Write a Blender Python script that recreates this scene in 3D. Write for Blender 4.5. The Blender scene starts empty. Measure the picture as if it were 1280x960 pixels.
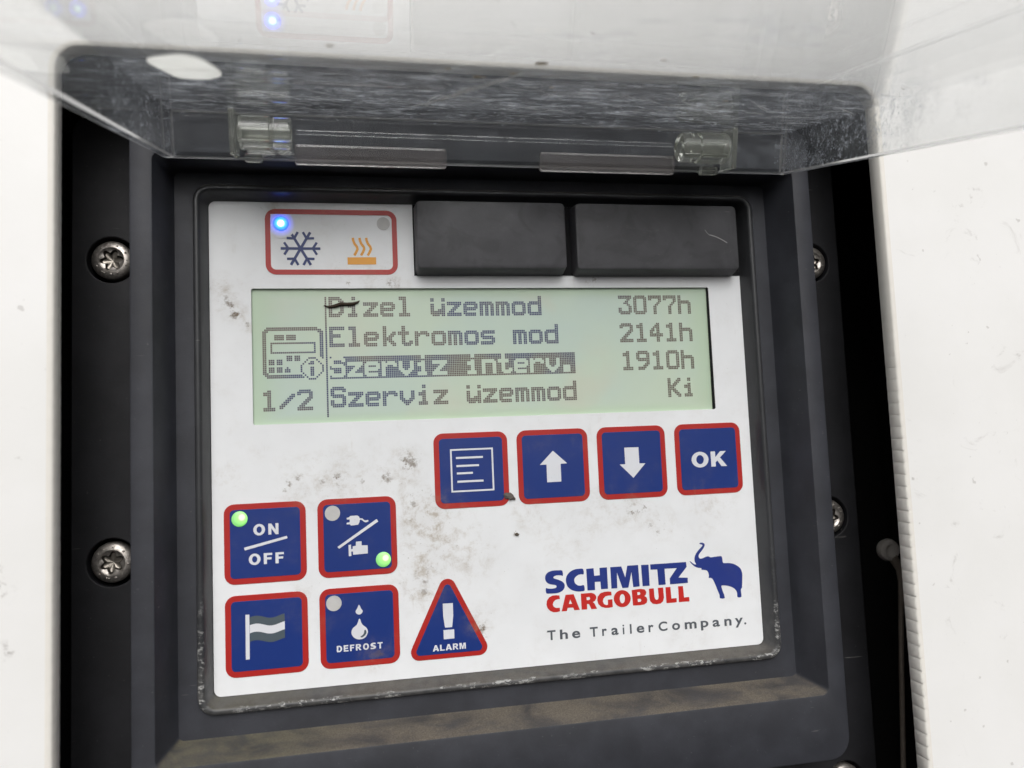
import bpy, bmesh, math, random
from mathutils import Vector, Matrix, noise
random.seed(7)
R = math.radians
SC = bpy.context.scene
COL = SC.collection
MM = 0.001
HZ = 1.3                      # height of the display centre above the ground

# ------------------------------------------------------------------ camera
# panel space: u right, v up, w out of the panel (mm).  world = (u, -w, v + HZ)
def world(u, v, w):
    return Vector((u*MM, -w*MM, v*MM + HZ))
cam_d = bpy.data.cameras.new('camera')
cam = bpy.data.objects.new('camera', cam_d); COL.objects.link(cam)
cam_d.sensor_fit = 'HORIZONTAL'; cam_d.sensor_width = 36.0
cam_d.lens = 981.9/1280*36.0
cam_d.clip_start = 0.005; cam_d.clip_end = 100
def from_panel(a, b_down, c_in):      # solved frame: x right, y down, z into the panel
    return Vector((a, c_in, -b_down))
right = from_panel(0.98095542, 0.04207613, -0.18962083)
down = from_panel(-0.02613017, 0.99596764, 0.08582351)
fwd = from_panel(0.19246733, -0.07923421, 0.97809931)
up = -down
M = Matrix((right, up, -fwd)).transposed().to_4x4()
M.translation = world(-27.6819, -19.3831, 157.4663)
cam.matrix_world = M
SC.camera = cam
cam_d.dof.use_dof = True
cam_d.dof.focus_distance = 0.158
cam_d.dof.aperture_fstop = 18.0

# ------------------------------------------------------------------ sky, sun, exposure
SUN_EL, SUN_AZ = 38, 176          # sun high in front of the panel, to the left of the viewer's back
wd = bpy.data.worlds.new('World'); SC.world = wd; wd.use_nodes = True
nt = wd.node_tree; nt.nodes.clear()
sky = nt.nodes.new('ShaderNodeTexSky'); sky.sky_type = 'NISHITA'; sky.sun_disc = False
sky.sun_elevation = R(SUN_EL); sky.sun_rotation = R(360-SUN_AZ)
sky.air_density = 1.0; sky.dust_density = 6.0; sky.ozone_density = 1.0
hs = nt.nodes.new('ShaderNodeHueSaturation'); hs.inputs['Saturation'].default_value = 0.12
bg = nt.nodes.new('ShaderNodeBackground'); bg.inputs['Strength'].default_value = 0.12
wo = nt.nodes.new('ShaderNodeOutputWorld')
nt.links.new(sky.outputs[0], hs.inputs['Color']); nt.links.new(hs.outputs[0], bg.inputs['Color']); nt.links.new(bg.outputs[0], wo.inputs['Surface'])
sd = bpy.data.lights.new('sun', 'SUN'); sd.energy = 1.5; sd.angle = R(50); sd.color = (1, 0.975, 0.95)
so = bpy.data.objects.new('sun', sd); COL.objects.link(so)
# direction the light comes from: azimuth measured from +Y clockwise seen from below = to -X side in front
src = Vector((-math.sin(R(SUN_AZ))*math.cos(R(SUN_EL)), math.cos(R(SUN_AZ))*math.cos(R(SUN_EL)), math.sin(R(SUN_EL))))
so.rotation_euler = src.to_track_quat('Z', 'Y').to_euler()
so.location = (0, -1, 2.5)
SC.view_settings.view_transform = 'Standard'; SC.view_settings.look = 'None'
SC.view_settings.gamma = 1.0; SC.view_settings.exposure = -0.08
# traced outlines of the maker's mark, in panel millimetres
LOGO_BLUE= [[[(12.07, -44.94), (12.15, -45.98), (11.79, -45.85), (11.27, -45.79), (10.75, -45.8), (10.32, -45.94), (10.14, -46.17), (10.33, -46.4), (10.97, -46.62), (11.74, -46.97), (12.24, -47.39), (12.44, -47.9), (12.29, -48.51), (11.84, -48.98), (11.1, -49.27), (10.19, -49.35), (9.28, -49.3), (8.53, -49.19), (8.49, -48.17), (8.94, -48.29), (9.58, -48.36), (10.24, -48.33), (10.66, -48.2), (10.71, -47.9), (10.46, -47.7), (9.75, -47.55), (8.98, -47.27), (8.55, -46.8), (8.41, -46.23), (8.54, -45.62), (8.95, -45.15), (9.55, -44.88), (10.4, -44.78), (11.32, -44.82)]], [[(16.47, -44.91), (16.53, -45.97), (16.13, -45.94), (15.47, -45.99), (14.86, -46.33), (14.5, -46.8), (14.5, -47.3), (14.72, -47.76), (15.23, -48.13), (15.88, -48.22), (16.48, -48.17), (16.56, -49.23), (15.96, -49.35), (15.3, -49.36), (14.51, -49.2), (13.74, -48.87), (13.11, -48.32), (12.82, -47.68), (12.72, -46.92), (12.89, -46.18), (13.38, -45.53), (14.06, -45.08), (14.86, -44.85), (15.66, -44.81)]], [[(17.11, -44.95), (18.68, -44.9), (18.73, -46.45), (19.96, -46.42), (19.93, -44.93), (21.54, -44.94), (21.54, -49.27), (20.05, -49.25), (20.0, -47.71), (18.8, -47.68), (18.79, -49.31), (17.18, -49.28)]], [[(22.25, -44.96), (24.62, -44.97), (25.36, -47.29), (25.93, -44.91), (28.28, -44.92), (28.37, -49.29), (26.98, -49.33), (26.75, -46.24), (25.92, -49.36), (24.64, -49.36), (23.61, -46.08), (23.53, -49.3), (22.28, -49.29)]], [[(28.93, -44.97), (30.56, -45.01), (30.55, -49.32), (29.02, -49.31)]], [[(30.91, -45.0), (38.85, -45.04), (38.93, -46.05), (36.96, -48.13), (39.01, -48.3), (39.0, -49.37), (35.05, -49.37), (35.04, -48.18), (36.73, -46.16), (34.01, -46.09), (34.07, -49.35), (32.51, -49.34), (32.41, -46.13), (30.95, -46.08)]]]
LOGO_RED= [[[(11.23, -49.83), (11.3, -50.55), (10.91, -50.52), (10.32, -50.66), (9.91, -51.07), (9.76, -51.55), (9.96, -52.0), (10.44, -52.25), (11.19, -52.26), (11.21, -52.97), (10.53, -53.1), (9.82, -53.04), (9.18, -52.74), (8.69, -52.21), (8.46, -51.45), (8.59, -50.71), (9.05, -50.07), (9.78, -49.75), (10.56, -49.73)]], [[(12.51, -49.8), (14.22, -49.81), (15.35, -53.01), (14.19, -52.99), (13.98, -52.44), (12.84, -52.44), (12.64, -53.04), (11.55, -53.03)], [(13.45, -50.78), (13.8, -51.68), (13.1, -51.69)]], [[(15.73, -49.83), (17.92, -49.81), (18.57, -50.05), (18.94, -50.52), (18.94, -51.02), (18.63, -51.5), (18.15, -51.71), (18.47, -51.92), (19.01, -53.09), (17.81, -53.06), (17.34, -52.02), (16.94, -51.97), (16.9, -53.05), (15.74, -53.02)], [(16.88, -50.61), (17.48, -50.59), (17.66, -50.86), (17.56, -51.14), (17.18, -51.22), (16.89, -51.21)]], [[(22.18, -49.91), (22.24, -50.65), (21.67, -50.63), (20.93, -50.73), (20.44, -51.2), (20.31, -51.75), (20.51, -52.27), (20.97, -52.5), (21.37, -52.46), (21.4, -51.46), (22.36, -51.44), (22.36, -52.98), (21.6, -53.11), (20.8, -53.07), (19.95, -52.79), (19.32, -52.18), (19.13, -51.41), (19.27, -50.67), (19.83, -50.08), (20.71, -49.84), (21.51, -49.81)]], [[(26.28, -51.63), (26.19, -52.07), (25.99, -52.47), (25.68, -52.8), (25.29, -53.05), (24.84, -53.18), (24.37, -53.2), (23.91, -53.11), (23.48, -52.9), (23.12, -52.6), (22.86, -52.22), (22.7, -51.79), (22.66, -51.34), (22.75, -50.9), (22.95, -50.5), (23.26, -50.17), (23.65, -49.92), (24.09, -49.78), (24.56, -49.76), (25.03, -49.86), (25.46, -50.06), (25.82, -50.36), (26.09, -50.74), (26.25, -51.17)], [(25.06, -51.54), (25.02, -51.79), (24.96, -52.01), (24.86, -52.2), (24.73, -52.34), (24.59, -52.42), (24.44, -52.44), (24.3, -52.4), (24.17, -52.29), (24.06, -52.13), (23.98, -51.93), (23.94, -51.7), (23.93, -51.46), (23.96, -51.21), (24.03, -50.99), (24.13, -50.8), (24.26, -50.66), (24.4, -50.58), (24.55, -50.56), (24.69, -50.6), (24.82, -50.7), (24.93, -50.86), (25.01, -51.07), (25.05, -51.3)]], [[(26.6, -49.91), (28.61, -49.81), (29.42, -50.0), (29.75, -50.53), (29.66, -51.04), (29.27, -51.32), (29.73, -51.61), (29.88, -52.13), (29.74, -52.69), (29.17, -53.03), (28.28, -53.11), (26.73, -53.06)], [(27.78, -50.45), (28.23, -50.42), (28.45, -50.69), (28.34, -51.0), (27.79, -51.04)], [(27.79, -51.78), (28.36, -51.8), (28.59, -52.09), (28.43, -52.4), (27.81, -52.44)]], [[(30.35, -49.94), (31.4, -49.92), (31.47, -51.68), (31.61, -52.14), (31.94, -52.33), (32.27, -52.19), (32.39, -51.75), (32.32, -49.9), (33.46, -49.9), (33.54, -51.97), (33.29, -52.72), (32.72, -53.12), (31.82, -53.21), (31.01, -53.02), (30.5, -52.5), (30.38, -51.73)]], [[(33.99, -49.9), (35.08, -49.91), (35.15, -52.29), (36.31, -52.29), (36.3, -53.14), (34.02, -53.15)]], [[(36.78, -49.91), (37.85, -49.93), (37.97, -52.29), (39.09, -52.27), (39.12, -53.17), (36.78, -53.15)]]]
ELEPHANT= [(42.05, -41.41), (42.52, -41.26), (43.02, -41.4), (43.26, -41.68), (43.2, -42.03), (42.86, -42.56), (42.31, -43.15), (41.86, -43.66), (41.74, -44.12), (41.97, -44.53), (42.56, -44.54), (43.34, -44.28), (43.94, -44.22), (44.43, -44.46), (45.28, -44.41), (46.65, -44.34), (46.98, -44.55), (47.07, -45.19), (47.2, -45.82), (48.25, -45.89), (49.44, -46.13), (50.43, -46.67), (51.11, -47.35), (51.38, -48.31), (51.32, -49.25), (51.11, -51.27), (50.87, -51.41), (50.83, -52.03), (50.84, -53.15), (49.94, -53.13), (49.95, -52.27), (49.66, -51.63), (49.09, -51.12), (48.26, -50.74), (47.25, -50.51), (46.49, -50.49), (46.53, -51.08), (46.74, -51.8), (47.08, -53.11), (45.97, -53.06), (45.93, -52.43), (45.5, -51.24), (45.07, -50.04), (44.63, -49.07), (44.15, -48.69), (43.72, -48.7), (43.81, -48.16), (43.64, -47.44), (43.32, -47.08), (42.74, -46.95), (42.16, -46.84), (42.26, -46.57), (41.59, -46.45), (40.85, -46.16), (40.21, -45.65), (39.82, -45.19), (39.67, -44.88), (40.0, -45.09), (40.47, -45.51), (41.1, -45.74), (40.83, -45.15), (40.79, -44.45), (41.01, -43.76), (41.56, -43.02), (42.19, -42.44), (42.69, -42.0), (42.74, -41.74), (42.41, -41.62)]
TAG= [('T', 8.35, 10.09, -58.58), ('h', 10.97, 12.61, -58.6), ('e', 13.5, 15.19, -58.63), ('T', 17.26, 18.93, -58.67), ('r', 19.83, 20.83, -58.69), ('a', 21.8, 23.31, -58.7), ('i', 24.22, 24.58, -58.73), ('l', 25.78, 26.14, -58.74), ('e', 27.23, 28.87, -58.76), ('r', 29.79, 30.89, -58.78), ('C', 32.0, 33.91, -58.81), ('o', 34.96, 36.7, -58.84), ('m', 37.76, 40.37, -58.87), ('p', 41.32, 43.01, -58.9), ('a', 43.97, 45.59, -58.93), ('n', 46.63, 48.23, -58.95), ('y', 49.04, 50.84, -58.97), ('.', 51.11, 51.57, -58.99)]

# ------------------------------------------------------------------ object helpers
def empty(name, label, cat, loc=(0, 0, HZ), rot=(math.pi/2, 0, 0), size=0.02):
    o = bpy.data.objects.new(name, None); COL.objects.link(o)
    o.location = loc; o.rotation_euler = rot; o.empty_display_size = size
    o['label'] = label; o['category'] = cat
    return o
def tag(o, label, cat):
    o['label'] = label; o['category'] = cat; return o
def link(name, me, mats, parent=None, label=None, smooth=False):
    me.name = name
    o = bpy.data.objects.new(name, me); COL.objects.link(o)
    for m in (mats if isinstance(mats, (list, tuple)) else [mats]): me.materials.append(m)
    if parent: o.parent = parent
    else:
        o.location = (0, 0, HZ); o.rotation_euler = (math.pi/2, 0, 0)
    if label: o['label'] = label
    if smooth:
        for p in me.polygons: p.use_smooth = True
    return o
def autosmooth(me, ang=35):
    bm = bmesh.new(); bm.from_mesh(me)
    for f in bm.faces: f.smooth = True
    for e in bm.edges:
        if len(e.link_faces) == 2 and e.calc_face_angle(0) > R(ang): e.smooth = False
    bm.to_mesh(me); bm.free()
def rrect(l, r, t, b, rad, n=6, sub=1):
    """counter-clockwise rounded rectangle, straight sides cut into sub pieces"""
    pts = []
    cs = [(r-rad, t-rad, 0), (l+rad, t-rad, 90), (l+rad, b+rad, 180), (r-rad, b+rad, 270)]
    arcs = [[(cx+rad*math.cos(R(a0+90*i/n)), cy+rad*math.sin(R(a0+90*i/n))) for i in range(n+1)] for cx, cy, a0 in cs]
    for k in range(4):
        pts += arcs[k]
        a = arcs[k][-1]; c = arcs[(k+1) % 4][0]
        for j in range(1, sub): pts.append((a[0]+(c[0]-a[0])*j/sub, a[1]+(c[1]-a[1])*j/sub))
    return pts
def circ(cx, cy, r, n=40, ry=None):
    ry = ry or r
    return [(cx+r*math.cos(2*math.pi*i/n), cy+ry*math.sin(2*math.pi*i/n)) for i in range(n)]
def smooth_loop(pts, k=3):
    out = []; n = len(pts)
    for i in range(n):
        p0, p1, p2, p3 = (Vector(pts[(i+j-1) % n]) for j in range(4))
        for t in range(k):
            s = t/k
            out.append(tuple(0.5*((2*p1)+(p2-p0)*s+(2*p0-5*p1+4*p2-p3)*s*s+(3*p1-p0-3*p2+p3)*s**3)))
    return out
def fill_mesh(loops, z0, z1, bevel=0.0, bres=2):
    """flat plate with holes from closed 2-D loops (mm), as a mesh in metres"""
    cu = bpy.data.curves.new('tmp', 'CURVE'); cu.dimensions = '2D'; cu.fill_mode = 'BOTH'
    h = (z1-z0)/2
    cu.extrude = max(h-bevel, 0.0); cu.bevel_depth = bevel; cu.bevel_resolution = bres; cu.offset = -bevel
    for lp in loops:
        s = cu.splines.new('POLY'); s.points.add(len(lp)-1)
        for i, p in enumerate(lp): s.points[i].co = (p[0], p[1], 0, 1)
        s.use_cyclic_u = True
    return conv(cu, (z0+z1)/2)
def conv(cu, zc):
    o = bpy.data.objects.new('tmp', cu); COL.objects.link(o)
    dg = bpy.context.evaluated_depsgraph_get(); dg.update()
    me = bpy.data.meshes.new_from_object(o.evaluated_get(dg))
    bpy.data.objects.remove(o); bpy.data.curves.remove(cu)
    me.materials.clear()
    me.transform(Matrix.Translation((0, 0, zc)))
    me.transform(Matrix.Scale(MM, 4))
    return me
def plate(name, loops, z0, z1, mat, parent, bevel=0.0, label=None):
    me = fill_mesh(loops, z0, z1, bevel)
    if bevel: autosmooth(me, 30)
    return link(name, me, mat, parent, label)
def merged(name, meshes, mat, parent, label=None):
    bm = bmesh.new()
    for m in meshes: bm.from_mesh(m)
    me = bpy.data.meshes.new(name); bm.to_mesh(me); bm.free()
    for m in meshes: bpy.data.meshes.remove(m)
    return link(name, me, mat, parent, label)
def text_mesh(s, box, z0, z1, bold=0.0, space=1.0):
    cu = bpy.data.curves.new('tmp', 'FONT'); cu.body = s; cu.size = 10; cu.offset = bold
    cu.space_character = space; cu.extrude = 0.5; cu.resolution_u = 6
    me = conv(cu, 0)
    xs = [v.co.x for v in me.vertices]; ys = [v.co.y for v in me.vertices]
    x0, x1, y0, y1 = min(xs), max(xs), min(ys), max(ys)
    u0, u1, v0, v1 = (a*MM for a in box)
    for v in me.vertices:
        v.co.x = u0+(v.co.x-x0)/(x1-x0)*(u1-u0)
        v.co.y = v0+(v.co.y-y0)/(y1-y0)*(v1-v0)
        v.co.z = (z1 if v.co.z > 0 else z0)*MM
    return me
def loft(rings, cap0=False, cap1=False, wfun=None):
    """bridge rings of equal length: each ring = (list of (u,v), w)"""
    vs, fs = [], []
    n = len(rings[0][0])
    for pts, w in rings:
        for (x, y) in pts:
            ww = wfun(x, y, w) if wfun else w
            vs.append((x*MM, y*MM, ww*MM))
    for k in range(len(rings)-1):
        for i in range(n):
            j = (i+1) % n
            fs.append((k*n+i, k*n+j, (k+1)*n+j, (k+1)*n+i))
    if cap0: fs.append(tuple(reversed(range(n))))
    if cap1: fs.append(tuple((len(rings)-1)*n+i for i in range(n)))
    me = bpy.data.meshes.new('loft'); me.from_pydata(vs, [], fs); me.validate()
    bm = bmesh.new(); bm.from_mesh(me); bmesh.ops.recalc_face_normals(bm, faces=bm.faces); bm.to_mesh(me); bm.free()
    return me
def tube_mesh(pts, radii, n=10):
    vs, fs = [], []
    P = [Vector(p) for p in pts]
    if not isinstance(radii, (list, tuple)): radii = [radii]*len(P)
    for i, p in enumerate(P):
        d = (P[min(i+1, len(P)-1)]-P[max(i-1, 0)]).normalized()
        a = d.orthogonal().normalized() if i == 0 else (a-d*a.dot(d)).normalized()
        b = d.cross(a)
        for k in range(n):
            t = 2*math.pi*k/n
            vs.append(tuple((p+(a*math.cos(t)+b*math.sin(t))*radii[i])*MM))
    for i in range(len(P)-1):
        for k in range(n):
            j = (k+1) % n
            fs.append((i*n+k, i*n+j, (i+1)*n+j, (i+1)*n+k))
    fs.append(tuple(reversed(range(n)))); fs.append(tuple((len(P)-1)*n+k for k in range(n)))
    me = bpy.data.meshes.new('tube'); me.from_pydata(vs, [], fs)
    autosmooth(me, 50)
    return me
def box_mesh(x0, x1, y0, y1, z0, z1, bevel=0.0):
    bm = bmesh.new(); bmesh.ops.create_cube(bm, size=1)
    for v in bm.verts:
        v.co = Vector(((x0+x1)/2+v.co.x*(x1-x0), (y0+y1)/2+v.co.y*(y1-y0), (z0+z1)/2+v.co.z*(z1-z0)))
    if bevel: bmesh.ops.bevel(bm, geom=bm.edges[:], offset=bevel, segments=2, affect='EDGES', profile=0.5)
    me = bpy.data.meshes.new('box'); bm.to_mesh(me); bm.free()
    me.transform(Matrix.Scale(MM, 4))
    return me

# ------------------------------------------------------------------ materials
class NB:
    """small node-building helper"""
    def __init__(s, name):
        s.m = bpy.data.materials.new(name); s.m.use_nodes = True
        s.t = s.m.node_tree; s.N = s.t.nodes; s.L = s.t.links
        s.b = s.N['Principled BSDF']; s.out = s.N['Material Output']
        s._tc = None
    def n(s, typ, **kw):
        x = s.N.new(typ)
        for k, v in kw.items(): setattr(x, k, v)
        return x
    def co(s):           # object coordinates in mm
        if not s._tc:
            tc = s.n('ShaderNodeTexCoord'); vm = s.n('ShaderNodeVectorMath', operation='SCALE')
            vm.inputs['Scale'].default_value = 1000
            s.L.new(tc.outputs['Object'], vm.inputs[0]); s._tc = vm.outputs[0]
        return s._tc
    def lk(s, a, b):
        if hasattr(a, 'is_linked') or isinstance(a, bpy.types.NodeSocket): s.L.new(a, b)
        elif isinstance(a, (tuple, list)): b.default_value = (*a, 1) if len(a) == 3 and b.type == 'RGBA' else a
        else: b.default_value = a
    def math(s, op, a, b=0.0, c=None, clamp=False):
        x = s.n('ShaderNodeMath', operation=op, use_clamp=clamp)
        s.lk(a, x.inputs[0]); s.lk(b, x.inputs[1])
        if c is not None: s.lk(c, x.inputs[2])
        return x.outputs[0]
    def noise(s, scale, detail=4, rough=0.55, stretch=None, off=(0, 0, 0), dist=0.0):
        v = s.co()
        if stretch or off != (0, 0, 0):
            mp = s.n('ShaderNodeMapping'); mp.inputs['Scale'].default_value = stretch or (1, 1, 1)
            mp.inputs['Location'].default_value = off
            s.L.new(v, mp.inputs['Vector']); v = mp.outputs[0]
        x = s.n('ShaderNodeTexNoise'); x.inputs['Scale'].default_value = scale
        x.inputs['Detail'].default_value = detail; x.inputs['Roughness'].default_value = rough; x.inputs['Distortion'].default_value = dist
        s.L.new(v, x.inputs['Vector'])
        return x.outputs['Fac']
    def ramp(s, v, a, b, lo=0.0, hi=1.0):
        x = s.n('ShaderNodeMapRange'); x.interpolation_type = 'SMOOTHSTEP'
        s.lk(v, x.inputs['Value'])
        for i, k in ((1, a), (2, b), (3, lo), (4, hi)): s.lk(k, x.inputs[i])
        return x.outputs[0]
    def mix(s, f, a, b):
        x = s.n('ShaderNodeMix', data_type='RGBA')
        s.lk(f, x.inputs[0]); s.lk(a, x.inputs[6]); s.lk(b, x.inputs[7])
        return x.outputs[2]
    def spot(s, u, v, r, amt=1.0, squash=1.0):
        c = s.n('ShaderNodeVectorMath', operation='SUBTRACT'); s.L.new(s.co(), c.inputs[0]); c.inputs[1].default_value = (u, v, 0)
        m = s.n('ShaderNodeVectorMath', operation='MULTIPLY'); s.L.new(c.outputs[0], m.inputs[0]); m.inputs[1].default_value = (1, squash, 0)
        l = s.n('ShaderNodeVectorMath', operation='LENGTH'); s.L.new(m.outputs[0], l.inputs[0])
        return s.ramp(l.outputs['Value'], r, r*0.15, 0, amt)
    def sum(s, items):
        a = items[0]
        for b in items[1:]: a = s.math('ADD', a, b)
        return a
    def sep(s):
        x = s.n('ShaderNodeSeparateXYZ'); s.L.new(s.co(), x.inputs[0]); return x.outputs
    def bump(s, h, strength=0.2, dist=0.0001):
        x = s.n('ShaderNodeBump'); x.inputs['Strength'].default_value = strength; x.inputs['Distance'].default_value = dist
        s.L.new(h, x.inputs['Height']); s.L.new(x.outputs[0], s.b.inputs['Normal'])
    def set(s, **kw):
        for k, v in kw.items(): s.lk(v, s.b.inputs[k.replace('_', ' ')])
        return s
BROWN = (0.30, 0.225, 0.135)
DARK = (0.125, 0.082, 0.042)
# smears and specks of dirt on the printed face: (u, v, radius, amount)
SMEAR = [(-37, -24.5, 9, .55), (-30, -24.3, 7, .7), (-23, -24.6, 5, .5), (-18.2, -22, 5, .9), (-18, -30, 6, .7), (-16, -45, 8, 1.0), (-16, -37, 8, .95), (-8, -40, 9, .7), (-14, -31, 7, .8),
         (-10.8, -32.5, 7, .6), (20.5, -33.5, 8, .45), (28, -33.6, 6, .8), (34, -36.5, 5, .6), (-52.6, 13.5, 4.5, .75), (-51, 9, 3.5, .8), (-48, 6.5, 3, .7), (-22, 14.5, 7, .6), (-42.5, 30, 6, .6),
         (-12, 31, 6, .5), (-6, -54, 5, .45), (-5.6, -54, 4.0, .6), (-26, -58, 5, .65), (5, -33.5, 6, .45), (-38.5, -45, 4, .5), (46, -34, 7, .5), (-53, -23, 6, .4), (-29, 17, 5, .45), (12, -38, 10, .28), (40, -60, 8, .2)]
SPECK = [(-51.9, 10.4, 1.7, 1), (-50.7, 8.2, 1.7, 1), (-48.3, 6.3, 1.1, .8), (-18.3, -21.4, 3.0, 1), (-22.8, -24.6, 2.0, .8), (-39.5, -23.7, 1.5, .8), (-41.2, -24.8, 1.4, .8),
         (-31.5, -24.2, 2.5, .7), (-18.1, -29.3, 2.0, .7), (3.0, -37.0, 1.1, 1.1), (28.0, -33.6, 2.4, .65), (30.3, -33.1, 1.5, .8), (-16.0, -43, 3.5, .55), (-4.9, -55.1, 2.6, .8), (-25.0, -58.0, 1.8, .8), (-20, 14.2, 2.0, .75), (21.5, 15.0, 2.2, .7), (-43, 30.2, 2.0, .7), (33, -38, 1.6, .7)]
CLOT = [(-50.75, 8.15, .85, 1.0), (-50.2, 8.3, .5, .8), (-51.9, 10.55, .65, .9), (-51.2, 10.0, .6, .8), (-52.3, 11.6, .45, .6), (-48.3, 6.2, .5, .6), (-18.7, -21.2, .75, .9), (-17.7, -21.8, .85, .85), (-17.0, -22.3, .6, .7), (-18.0, -20.2, .5, .6),
        (-22.4, -25.0, .6, .8), (-23.1, -24.3, .5, .7), (-39.6, -23.8, .55, .8), (-41.1, -24.9, .5, .8), (-41.9, -26.0, .4, .6), (-35.0, -24.6, .6, .6), (-32.2, -23.9, .6, .6), (-27.3, -25.0, .5, .5), (-16.0, -47.0, .8, .7), (-15.8, -45.2, .6, .6), (-17.6, -29.9, .6, .7), (-4.9, -55.2, .8, .6),
        (27.6, -34.3, .45, .7), (28.9, -34.0, .35, .7), (30.4, -33.1, .4, .7), (31.4, -37.0, .4, .5), (-25.3, -58.0, .7, .7), (-21.0, 14.3, .5, .7), (-29, 14.4, .4, .6), (22, 15.0, .5, .6)]
def clot_mask(nb):
    # small dried clots: spots whose outline is broken up by noise
    ns = nb.n('ShaderNodeTexNoise'); ns.inputs['Scale'].default_value = 2.2; ns.inputs['Detail'].default_value = 4
    nb.L.new(nb.co(), ns.inputs['Vector'])
    off = nb.n('ShaderNodeVectorMath', operation='SUBTRACT'); nb.L.new(ns.outputs['Color'], off.inputs[0]); off.inputs[1].default_value = (.5, .5, .5)
    sc = nb.n('ShaderNodeVectorMath', operation='SCALE'); nb.L.new(off.outputs[0], sc.inputs[0]); sc.inputs['Scale'].default_value = 1.7
    ad = nb.n('ShaderNodeVectorMath', operation='ADD'); nb.L.new(nb.co(), ad.inputs[0]); nb.L.new(sc.outputs[0], ad.inputs[1])
    keep = nb._tc; nb._tc = ad.outputs[0]
    m = nb.sum([nb.spot(u, v, r*1.2, a*.8) for u, v, r, a in CLOT])
    nb._tc = keep
    return nb.math('MINIMUM', m, .92)
def dirt_mask(nb, cut=0.0):
    big = nb.sum([nb.spot(*p) for p in SMEAR])
    spk = nb.sum([nb.spot(*p) for p in SPECK])
    n1 = nb.noise(0.34, 9, 0.74, dist=.25); n2 = nb.noise(0.62, 10, 0.80, off=(5, 3, 0), dist=.15); n3 = nb.noise(0.13, 3)
    a = nb.math('MULTIPLY', big, nb.ramp(n1, .44, .74, .05, .62))
    g = nb.math('MULTIPLY', nb.ramp(n3, .42, .72), nb.ramp(n1, .42, .8, .02, .20))   # faint overall grime
    wipe = nb.math('MULTIPLY', nb.ramp(nb.noise(.5, 4, .6, stretch=(1, .16, 1), off=(3, 60, 0)), .60, .74, 0, .16), nb.ramp(n3, .5, .6))
    b = nb.math('MULTIPLY', spk, nb.ramp(n2, .52, .62, 0, .9))
    fleck = nb.math('MULTIPLY', nb.math('MINIMUM', big, 1.0), nb.ramp(nb.noise(1.25, 6, .7, off=(13, 7, 0)), .60, .70, 0, .55))
    tiny = nb.ramp(nb.noise(2.6, 2, .4, off=(40, 9, 0)), .74, .80, 0, .3)
    return nb.math('MINIMUM', nb.sum([a, g, wipe]), .62), nb.math('MINIMUM', nb.sum([b, fleck, tiny, clot_mask(nb)]), .93)
def printed(name, base, rough=0.34, amount=1.0, spec=0.4):
    nb = NB(name); d, k = dirt_mask(nb); d = nb.math('MULTIPLY', d, amount); k = nb.math('MULTIPLY', k, amount)
    var = nb.mix(nb.ramp(nb.noise(.08, 3), .3, .7), base, tuple(c*0.95 for c in base))
    nb.set(Base_Color=nb.mix(k, nb.mix(d, var, BROWN), DARK), Roughness=nb.math('ADD', rough, nb.math('MULTIPLY', d, .4)), Specular_IOR_Level=spec)
    nb.bump(nb.noise(6, 2), .05, .00004)
    return nb.m
M_FACE = printed('white_print', (.79, .80, .815), .42)
M_RED = printed('red_print', (.41, .018, .015), .36, .7)
M_BLUE = printed('blue_print', (.010, .033, .185), .33, .6)
M_WHITE = printed('white_ink', (.70, .71, .75), .4, .7)
M_ORANGE = printed('orange_ink', (.80, .35, .03), .4, .7)
M_NAVY = printed('navy_ink', (.012, .03, .15), .4, .6)
M_LBLUE = printed('logo_blue_ink', (.016, .035, .21), .4, .4)
M_LRED = printed('logo_red_ink', (.52, .02, .016), .4, .4)
M_GREY = printed('grey_ink', (.085, .095, .11), .4, .4)
M_FGREY = printed('flag_grey_ink', (.07, .095, .115), .4, .6)

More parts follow.
